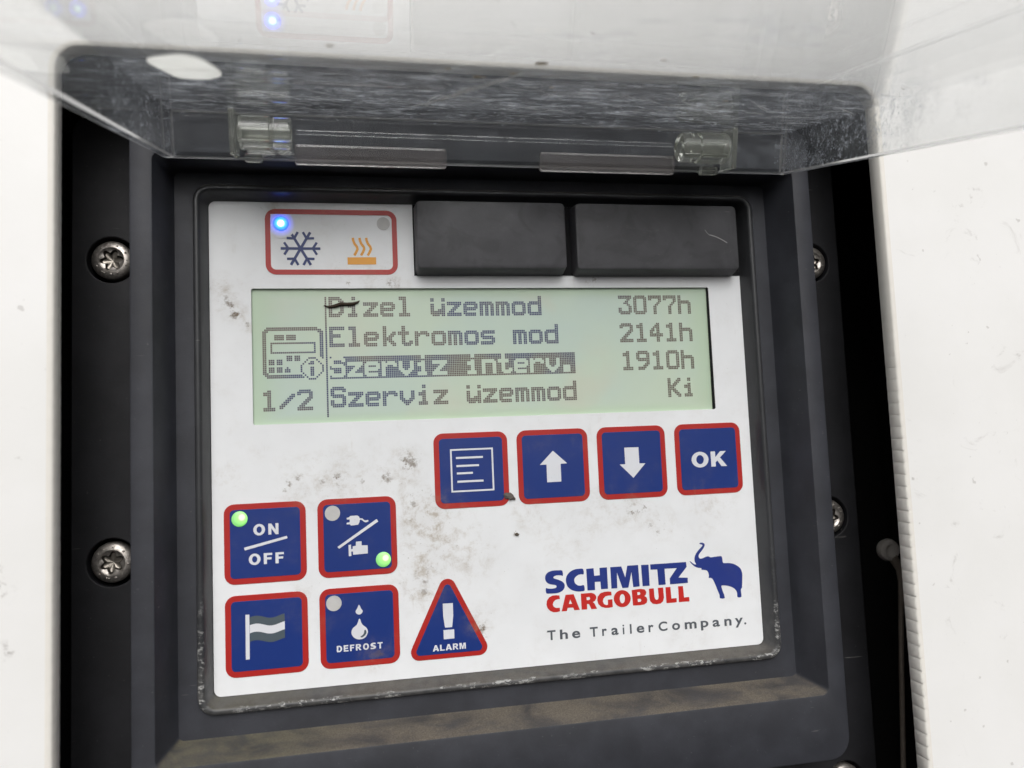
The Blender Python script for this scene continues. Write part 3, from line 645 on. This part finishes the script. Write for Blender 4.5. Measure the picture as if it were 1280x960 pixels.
lamp(-41.75, 26.3, 1.5, led('blue_light', -41.75, 26.3, 1.5, (.0, .012, .85), (.008, .14, 1.0), (.5, .95, 1), (0, 0), 5.0), st, label='lit blue light')
nb = NB('painted_glow')      # halo of the blue lamp, put in as emission that fades outwards
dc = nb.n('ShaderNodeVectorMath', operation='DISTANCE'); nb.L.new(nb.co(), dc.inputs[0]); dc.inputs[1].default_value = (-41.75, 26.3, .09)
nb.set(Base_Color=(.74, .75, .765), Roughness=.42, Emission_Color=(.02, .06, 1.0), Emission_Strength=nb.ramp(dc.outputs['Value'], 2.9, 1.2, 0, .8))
link('light_halo', fill_mesh([[(max(a, -43.72), min(b, 28.2)) for a, b in circ(-41.75, 26.3, 2.95, 64)]], .01, .09), nb.m, st)
lamp(-21.8, 26.55, 1.3, M_LEDOFF, st, .12, label='grey unlit light')
# ---- blank covers over the two slots
link('slot_shade', fill_mesh([[(-15.9, 15.9), (55.2, 15.9), (55.2, 30.55), (-15.9, 30.55)]], .0, .12), M_BLACK, CP)  # flat black sheet paints in the deep shade of the slots
for (l, r, t, b) in ((-15.4, 15.1, 30.25, 16.55), (17.4, 53.3, 30.25, 16.4)):
    rg = []
    for d, w in ((.28, .1), (.16, 2.2), (.06, 3.5), (-.02, 3.85), (-.25, 4.0)):
        ex = .42 if d > .2 else (.24 if d > .1 else 0)
        rg.append((rrect(l-d, r+d, t+d*.6, b-d-ex, .9, 5), w))
    me = loft(rg, cap1=True); autosmooth(me, 30)
    link('blank_cover', me, M_CAP, CP, 'black plastic blanking cover, scuffed' if l < 0 else 'wider black plastic blanking cover with a pale scratch')
cover = [o for o in COL.objects if o.name.startswith('blank_cover')][-1]
merged('scratch', [path_mesh([(46.9, 23.9), (48.3, 23.5), (49.6, 22.9), (50.8, 22.2)], .16, (4.0, 4.03)), path_mesh([(45.9, 25.0), (46.4, 24.2), (46.9, 23.8)], .07, (4.0, 4.02))], simple('scratch_grey', (.34, .33, .33), .7), cover)
# ---- keys
LG_E, LG_M, LG_C = (.12, .62, .06), (.30, 1.0, .10), (1.0, 1.0, .72)
def key(u, v, label):
    b = plate('membrane_key', [rrect(u, u+15, v, v-15, 1.9)], 0, .12, M_RED, CP, .05, label)
    plate('key_face', [rrect(u+1.08, u+13.92, v-1.08, v-13.92, .8)], .05, .17, M_BLUE, b, .03)
    return b
ZS = (.10, .205)
def sym(name, loops, parent, mat=None, label=None, z=ZS):
    return plate(name, loops, z[0], z[1], mat or M_WHITE, parent, 0, label)
k = key(-13.21, -16.2, 'key with a white outlined list symbol')
ls = [fill_mesh([rrect(-9.95, -1.25, -19.42, -28.02, .05), rrect(-9.62, -1.58, -19.75, -27.69, .05)], *ZS)]
for x0, x1, y in ((-8.8, -3.35, -21.22), (-8.76, -4.2, -22.83), (-8.72, -5.5, -24.3), (-8.68, -3.4, -25.95)): ls.append(strip((x0, y), (x1, y), .40, ZS))
merged('list_symbol', ls, M_WHITE, k)
k = key(3.72, -16.2, 'key with a white arrow pointing up')
sym('arrow_symbol', [[(11.22, -20.6), (14.1, -23.3), (12.72, -23.33), (12.70, -26.96), (9.73, -26.97), (9.75, -23.37), (8.34, -23.38)]], k)
k = key(20.72, -16.2, 'key with a white arrow pointing down')
sym('arrow_symbol', [[(26.58, -20.61), (29.70, -20.63), (29.70, -24.02), (31.02, -24.07), (28.25, -26.97), (25.4, -24.06), (26.61, -24.05)]], k)
k = key(37.85, -16.2, 'key lettered OK')
bold_word('lettering', 'OK', (41.4, 49.4, -25.45, -22.25), ZS, M_WHITE, k, 0.14)
k = key(-53.17, -28.08, 'key lettered ON OFF with a lit green light')
bold_word('lettering', 'ON', (-47.85, -43.25, -34.13, -32.05), ZS, M_WHITE, k, 0.26)
bold_word('lettering', 'OFF', (-48.75, -42.35, -39.6, -37.55), ZS, M_WHITE, k, 0.26)
sym('stroke', [[(-49.59, -36.29), (-41.76, -34.55), (-41.62, -35.02), (-49.42, -36.81)]], k)
lamp(-50.31, -30.88, 1.46, led('green_light', -50.31, -30.88, 1.46, LG_E, LG_M, LG_C, (.3, .2), .95), k, z=.15, label='lit green light')
k = key(-36.0, -28.05, 'key with plug and engine symbols, lower light lit green')
sym('plug_symbol', [[(-30.5, -31.83), (-30.03, -31.72), (-29.83, -31.49), (-28.49, -31.47), (-28.13, -31.71), (-28.01, -32.06), (-27.84, -32.07), (-27.51, -32.08), (-27.26, -32.35), (-27.02, -32.52), (-26.38, -32.46), (-26.38, -32.76), (-26.86, -32.88), (-27.19, -32.78), (-27.52, -32.47), (-27.76, -32.32), (-28.01, -32.34), (-28.08, -32.81), (-28.37, -33.26), (-29.71, -33.35), (-29.95, -33.07), (-30.5, -33.09), (-30.53, -32.76), (-29.94, -32.68), (-29.93, -32.15), (-30.48, -32.15)]], k)
sym('stroke', [[(-32.37, -37.27), (-24.79, -32.36), (-24.47, -32.86), (-32.05, -37.62)]], k)
sym('engine_symbol', [[(-30.27, -37.04), (-29.8, -36.98), (-29.79, -37.86), (-29.52, -37.84), (-29.48, -37.34), (-28.89, -37.26), (-28.85, -36.5), (-27.79, -36.46), (-27.78, -37.25), (-26.64, -37.3), (-26.65, -38.87), (-29.44, -38.95), (-29.5, -38.30), (-29.79, -38.33), (-29.77, -39.14), (-30.27, -39.18)]], k)
lamp(-33.16, -30.78, 1.45, M_LEDOFF, k, .12, .15, 'grey unlit light')
lamp(-23.70, -40.23, 1.45, led('green_light_low', -23.70, -40.23, 1.45, LG_E, LG_M, LG_C, (.3, .2), .95), k, z=.15, label='lit green light')
k = key(-53.17, -45.12, 'key with a striped flag symbol')
sym('flag_symbol', [[(-49.5, -48.72), (-48.8, -48.74), (-48.84, -56.92), (-49.54, -56.94)]], k)
def wave(y, rev=False, off=0):
    xs = [-48.76+(6.34)*i/16 for i in range(17)]
    pts = [(x, y+.30*math.sin((x+48.76)/6.34*2*math.pi*1.12+.35)+.06*(x+48.76)/6.34) for x in xs]
    return pts[::-1] if rev else pts
sym('flag_stripe', [wave(-49.35)+wave(-50.78, True)], k, M_FGREY)
sym('flag_stripe', [wave(-50.80)+wave(-52.28, True)], k)
sym('flag_stripe', [wave(-52.30)+wave(-53.85, True)], k, M_FGREY)
k = key(-36.0, -45.1, 'key lettered DEFROST with two drops')
sym('drop_symbol', [smooth_loop([(-28.56, -51.1), (-28.1, -52.22), (-27.3, -52.95), (-27.03, -53.74), (-27.4, -54.6), (-28.1, -55.0), (-28.99, -54.98), (-29.8, -54.5), (-30.14, -53.68), (-29.87, -52.86), (-29.05, -52.2)])], k)
sym('drop_shade', [smooth_loop([(-27.64, -53.28), (-27.28, -53.72), (-27.54, -54.31), (-28.17, -54.7), (-28.45, -54.51), (-27.86, -54.08)])], k, M_FGREY, z=(.2, .225))
sym('drop_symbol', [smooth_loop([(-28.58, -48.5), (-28.23, -49.22), (-27.91, -49.74), (-28.17, -50.21), (-28.63, -50.36), (-29.11, -50.13), (-29.26, -49.67), (-28.93, -49.16)])], k)
bold_word('lettering', 'DEFROST', (-32.95, -24.3, -57.08, -55.9), ZS, M_WHITE, k, 0.24)
lamp(-33.29, -47.88, 1.45, M_LEDOFF, k, .12, .15, 'grey unlit light')
# alarm key: rounded triangle
def rtri(apex, bl, br, rad, n=8):
    P = [Vector(apex), Vector(bl), Vector(br)]; out = []
    for i in range(3):
        p, a, b = P[i], P[i-1], P[(i+1) % 3]
        d0 = (a-p).normalized(); d1 = (b-p).normalized(); ang = d0.angle(d1); bis = (d0+d1).normalized()
        c = p+bis*(rad/math.sin(ang/2)); t0 = p+d0*(rad/math.tan(ang/2)); t1 = p+d1*(rad/math.tan(ang/2))
        a0 = math.atan2(*(t0-c).yx); a1 = math.atan2(*(t1-c).yx)
        while a1-a0 > math.pi: a1 -= 2*math.pi
        while a1-a0 < -math.pi: a1 += 2*math.pi
        out += [(c.x+rad*math.cos(a0+(a1-a0)*j/n), c.y+rad*math.sin(a0+(a1-a0)*j/n)) for j in range(n+1)]
    return out
k = plate('membrane_key', [rtri((-11.4, -42.75), (-19.95, -60.12), (-2.9, -60.12), 1.65)], 0, .12, M_RED, CP, .05, 'triangular warning key lettered ALARM')
plate('key_face', [rtri((-11.41, -45.0), (-18.35, -59.2), (-4.48, -59.2), .75)], .05, .17, M_BLUE, k, .03)
sym('exclamation_mark', [[(-12.46, -49.58), (-10.46, -49.6), (-10.47, -51.96), (-10.77, -54.22), (-12.16, -54.22), (-12.44, -52.1)], [(-12.48, -54.67), (-10.38, -54.68), (-10.39, -56.42), (-12.49, -56.44)]], k)
bold_word('lettering', 'ALARM', (-14.7, -8.2, -58.58, -57.42), ZS, M_WHITE, k, 0.14)

# ---- printed maker's mark
ROUND = {0, 1}
bl = [fill_mesh([smooth_loop(l, 2) if i in ROUND else l for l in g], .01, .05) for i, g in enumerate(LOGO_BLUE)]
mark = merged('maker_name', bl, M_LBLUE, face, 'SCHMITZ in heavy blue letters')
rd = [fill_mesh(g, .01, .05) for g in LOGO_RED]
merged('maker_name', rd, M_LRED, face, 'CARGOBULL in heavy red letters')
plate('elephant_emblem', [smooth_loop(ELEPHANT, 2)], .01, .05, M_LBLUE, face)
ASC = set('Thl'); tg = []
for ch, a, b, y in TAG:
    y += .08
    if ch == 'i': v0, v1 = y, y+1.92
    elif ch in 'TC': v0, v1 = y, y+1.92
    elif ch in 'hl': v0, v1 = y, y+1.92
    elif ch in 'py': v0, v1 = y-.52, y+1.42
    elif ch == '.': v0, v1 = y, y+.42
    else: v0, v1 = y, y+1.42
    tg.append(text_mesh(ch, (a, b, v0, v1), .01, .05, bold=.22 if ch not in 'il.' else .05))
merged('slogan', tg, M_GREY, face, 'The TrailerCompany. in spaced grey letters')

# ------------------------------------------------------------------ dirt on the face
import_pts = [(-33.9, 10.0, -.55), (-32.9, 9.7, -.42), (-31.82, 9.85, -.35), (-30.58, 10.28, -.3), (-29.34, 10.22, -.35), (-28.25, 10.28, -.4), (-27.3, 10.62, -.5), (-26.9, 10.95, -.55)]
fb = link('dry_fibre', tube_mesh(import_pts, [.08, .22, .34, .36, .33, .34, .22, .06], 8), simple('dry_fibre_brown', (.035, .022, .012), .8))
tag(fb, 'thin dark brown dried fibre lying across the top text line of the display', 'fibre')
def crumb(name, u, v, r, label, seed, base):
    bm = bmesh.new(); bmesh.ops.create_icosphere(bm, subdivisions=3, radius=r)
    for q in bm.verts:
        s = 1+.55*noise.noise(q.co*1.6/r+Vector((seed, 0, 0))); q.co = Vector((q.co.x*s*1.25, q.co.y*s*.8, q.co.z*s*.35))
    m2 = bpy.data.meshes.new(name); bm.to_mesh(m2); bm.free()
    m2.transform(Matrix.Rotation(R(-20), 4, 'Z')); m2.transform(Matrix.Translation((u, v, .2+r*.18))); m2.transform(Matrix.Scale(MM, 4))
    return tag(link(name, m2, base, smooth=True), label, 'dirt')
M_CRUMB = simple('mud_brown', (.12, .105, .095), .9)
crumb('mud_crumb', 1.75, -29.4, .85, 'grey brown mud crumb on the lower right corner of the list key', 2, M_CRUMB)
crumb('mud_speck', 3.0, -37.05, .34, 'tiny dark mud speck on bare white face below the two arrow keys', 9, simple('mud_dark', (.10, .08, .06), .9))

# ------------------------------------------------------------------ loose metal rod hanging in the gap on the right
rod = empty('metal_rod', 'thin grey metal rod with a round head hanging in the dark gap', 'rod')
me = loft([(circ(97.8, -48.3, .8, 28), -17.0), (circ(97.8, -48.3, 2.4, 28), -16.7), (circ(97.8, -48.3, 2.75, 28), -15.6), (circ(97.8, -48.3, 2.45, 28), -14.7), (circ(97.8, -48.3, 1.5, 28), -14.4), (circ(97.5, -48.1, 1.0, 28), -14.8), (circ(97.5, -48.1, .2, 28), -14.95)], cap0=True, cap1=True)
autosmooth(me, 45); link('rod_head', me, simple("rod_head_metal", (.78, .72, .66), .45, .1), rod)
link('rod_shaft', tube_mesh([(98.6, -49.8, -15.4), (99.6, -51.3, -15.5), (100.3, -53.2, -15.5), (100.5, -56, -15.5), (99.7, -66, -15.5), (98.9, -76, -15.5), (97.4, -97.5, -15.5), (96.5, -110, -15.5)], [1.2, 1.1, .75, .62, .6, .6, .6, .6], 14), M_ROD, rod)

# ------------------------------------------------------------------ hinged clear cover, swung up
TH = R(14.0)
O = world(0, 41.9, 15.4)
CV = empty('clear_cover', 'clear scratched plastic cover hinged open above the control panel', 'cover', tuple(O), (TH, 0, 0))
# local axes: x along the hinge, -y out along the cover, z away from the panel face
LI, DI, HI, T = 58.7, 122.0, 7.95, 2.0
def shell():
    vs = []
    for (x, yb, yf, zt) in ((LI+T, T, -DI-T, T), (LI, 0, -DI, 0)):
        for z in (zt, -HI):
            vs += [(-x, yb, z), (x, yb, z), (x, yf, z), (-x, yf, z)]
    f = [(0, 3, 2, 1), (0, 1, 5, 4), (1, 2, 6, 5), (2, 3, 7, 6), (3, 0, 4, 7),
         (8, 9, 10, 11), (8, 12, 13, 9), (9, 13, 14, 10), (10, 14, 15, 11), (11, 15, 12, 8),
         (4, 5, 13, 12), (5, 6, 14, 13), (6, 7, 15, 14), (7, 4, 12, 15)]
    me = bpy.data.meshes.new('shell'); me.from_pydata(vs, [], f)
    bm = bmesh.new(); bm.from_mesh(me); bmesh.ops.recalc_face_normals(bm, faces=bm.faces)
    r = bmesh.ops.bevel(bm, geom=bm.edges[:], offset=.30, segments=2, affect='EDGES', profile=.5)
    for q in r['faces']:
        c = q.calc_center_median()
        if c.z < -HI+.6 or (c.y > -1.5 and (abs(c.x) > LI-1 or -.6 < c.z < .3)): q.material_index = 1
    bm.to_mesh(me); bm.free(); me.transform(Matrix.Scale(MM, 4)); return me
link('cover_shell', shell(), [M_CLEAR, M_EDGE], CV)
for x0, x1 in ((-37.8, -10.3), (7.7, 35.0)):
    link('stop_tab', box_mesh(x0, x1, -1.75, -.15, -HI-.9, -HI+2.7, .45), M_TAB, CV)
for x0, x1 in ((-48.4, -47.4), (45.2, 46.2)):
    link('rib', box_mesh(x0, x1, -5.6, -.06, -HI+.1, -.06, .2), M_KNUC, CV)
link('hinge_rail', box_mesh(-37.6, 34.8, -.75, -.04, -3.5, -2.6, .25), M_CLEAR, CV)
for x0, x1 in ((-46.4, -43.4), (40.5, 44.0)):
    link('foot', box_mesh(x0, x1, -2.2, -.2, -HI-.75, -HI+.8, .35), M_KNUC, CV)
def knuckle(x0, x1):
    n = 36; rings = []
    cy, cz = -3.15, -3.8
    def ringx(x, r): return [(x*MM, (cy+r*math.cos(2*math.pi*i/n))*MM, (cz+r*math.sin(2*math.pi*i/n))*MM) for i in range(n)]
    s = 1 if x1 > x0 else -1
    seq = [(x0, 1.1), (x0, 2.5), (x0+.3*s, 2.8), (x0+3.0*s, 2.8), (x0+3.2*s, 2.5), (x0+3.5*s, 2.5), (x0+3.7*s, 2.95), (x1-.3*s, 2.95), (x1, 2.6), (x1, 1.1)]
    vs, fs = [], []
    for x, r in seq: vs += ringx(x, r)
    K = len(seq)
    for k in range(K):
        for i in range(n):
            j = (i+1) % n; k2 = (k+1) % K
            fs.append((k*n+i, k*n+j, k2*n+j, k2*n+i))
    me = bpy.data.meshes.new('kn'); me.from_pydata(vs, [], fs)
    bm = bmesh.new(); bm.from_mesh(me); bmesh.ops.recalc_face_normals(bm, faces=bm.faces); bm.to_mesh(me); bm.free()
    autosmooth(me, 40)
    return me
link('hinge_knuckle', knuckle(-38.1, -47.0), M_KNUC, CV)
link('hinge_knuckle', knuckle(35.1, 44.8), M_KNUC, CV)
M_SCR = simple('scratch_white', (.62, .62, .62), .8, spec=.1)
M_FLECK = simple('dust_brown', (.30, .24, .16), .9, spec=.1)
rs = random.Random(21)
sv, sf = [], []
def sliver(x, y, L, w, ang, z):
    d = Vector((math.cos(ang), math.sin(ang))); n = Vector((-d.y, d.x)); k = len(sv); bend = rs.uniform(-.06, .06)*L
    pts = []
    for i in range(5):
        t = i/4; c = Vector((x, y))+d*(L*(t-.5))+n*(bend*(1-(2*t-1)**2)); h = w*.5*(1-abs(2*t-1)**2)+.012
        pts.append((c-n*h, c+n*h))
    for a, b in pts: sv.append((a.x*MM, a.y*MM, z*MM)); sv.append((b.x*MM, b.y*MM, z*MM))
    for i in range(4): sf.append((k+2*i, k+2*i+2, k+2*i+3, k+2*i+1))
zi = 0
for i in range(330):
    y = -abs(rs.gauss(20, 11)); x = rs.uniform(-56, 57)
    if y < -60: continue
    zi += 1
    sliver(x, y, rs.uniform(.8, 4.5)*rs.choice((1, 1, 1.8)), rs.uniform(.05, .17), rs.gauss(.1, .38), -.012-.00004*zi)
for k in range(26):         # the long diagonal wipe mark near the middle and its fan of fine lines
    t = k/25; zi += 1
    sliver(-16+11*t+rs.uniform(-.7, .7), -15-24*t+rs.uniform(-1.2, 1.2), rs.uniform(4, 9), rs.uniform(.12, .34), math.atan2(-24, 11)+rs.gauss(0, .16), -.012-.00004*zi)
me = bpy.data.meshes.new('scratches'); me.from_pydata(sv, [], sf); link('scratches', me, M_SCR, CV, 'fine pale scratches near the hinge')
sv, sf = [], []
for x, y, r in ((-9.7, -37.5, .7), (-5.4, -40.6, .5), (-14.6, -41.5, .45), (-3, -47, .9), (20, -44, .5), (2, -33, .4), (32, -29, .4), (-30, -50, .5), (12, -52, .4)):
    k = len(sv); m_ = 9
    sv += [((x+r*1.5*rs.uniform(.5, 1.1)*math.cos(2*math.pi*i/m_))*MM, (y+r*rs.uniform(.5, 1.1)*math.sin(2*math.pi*i/m_))*MM, -.04*MM) for i in range(m_)]
    sf.append(tuple(range(k, k+m_)))
me = bpy.data.meshes.new('dirt_flecks'); me.from_pydata(sv, [], sf); link('dirt_flecks', me, M_FLECK, CV)
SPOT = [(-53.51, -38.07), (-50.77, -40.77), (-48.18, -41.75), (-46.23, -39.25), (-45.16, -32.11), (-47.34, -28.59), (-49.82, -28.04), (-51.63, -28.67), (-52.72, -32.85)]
plate('white_spot', [smooth_loop(SPOT, 4)], -.22, -.03, M_SPOT, CV, 0, 'lens shaped white spot on the cover')
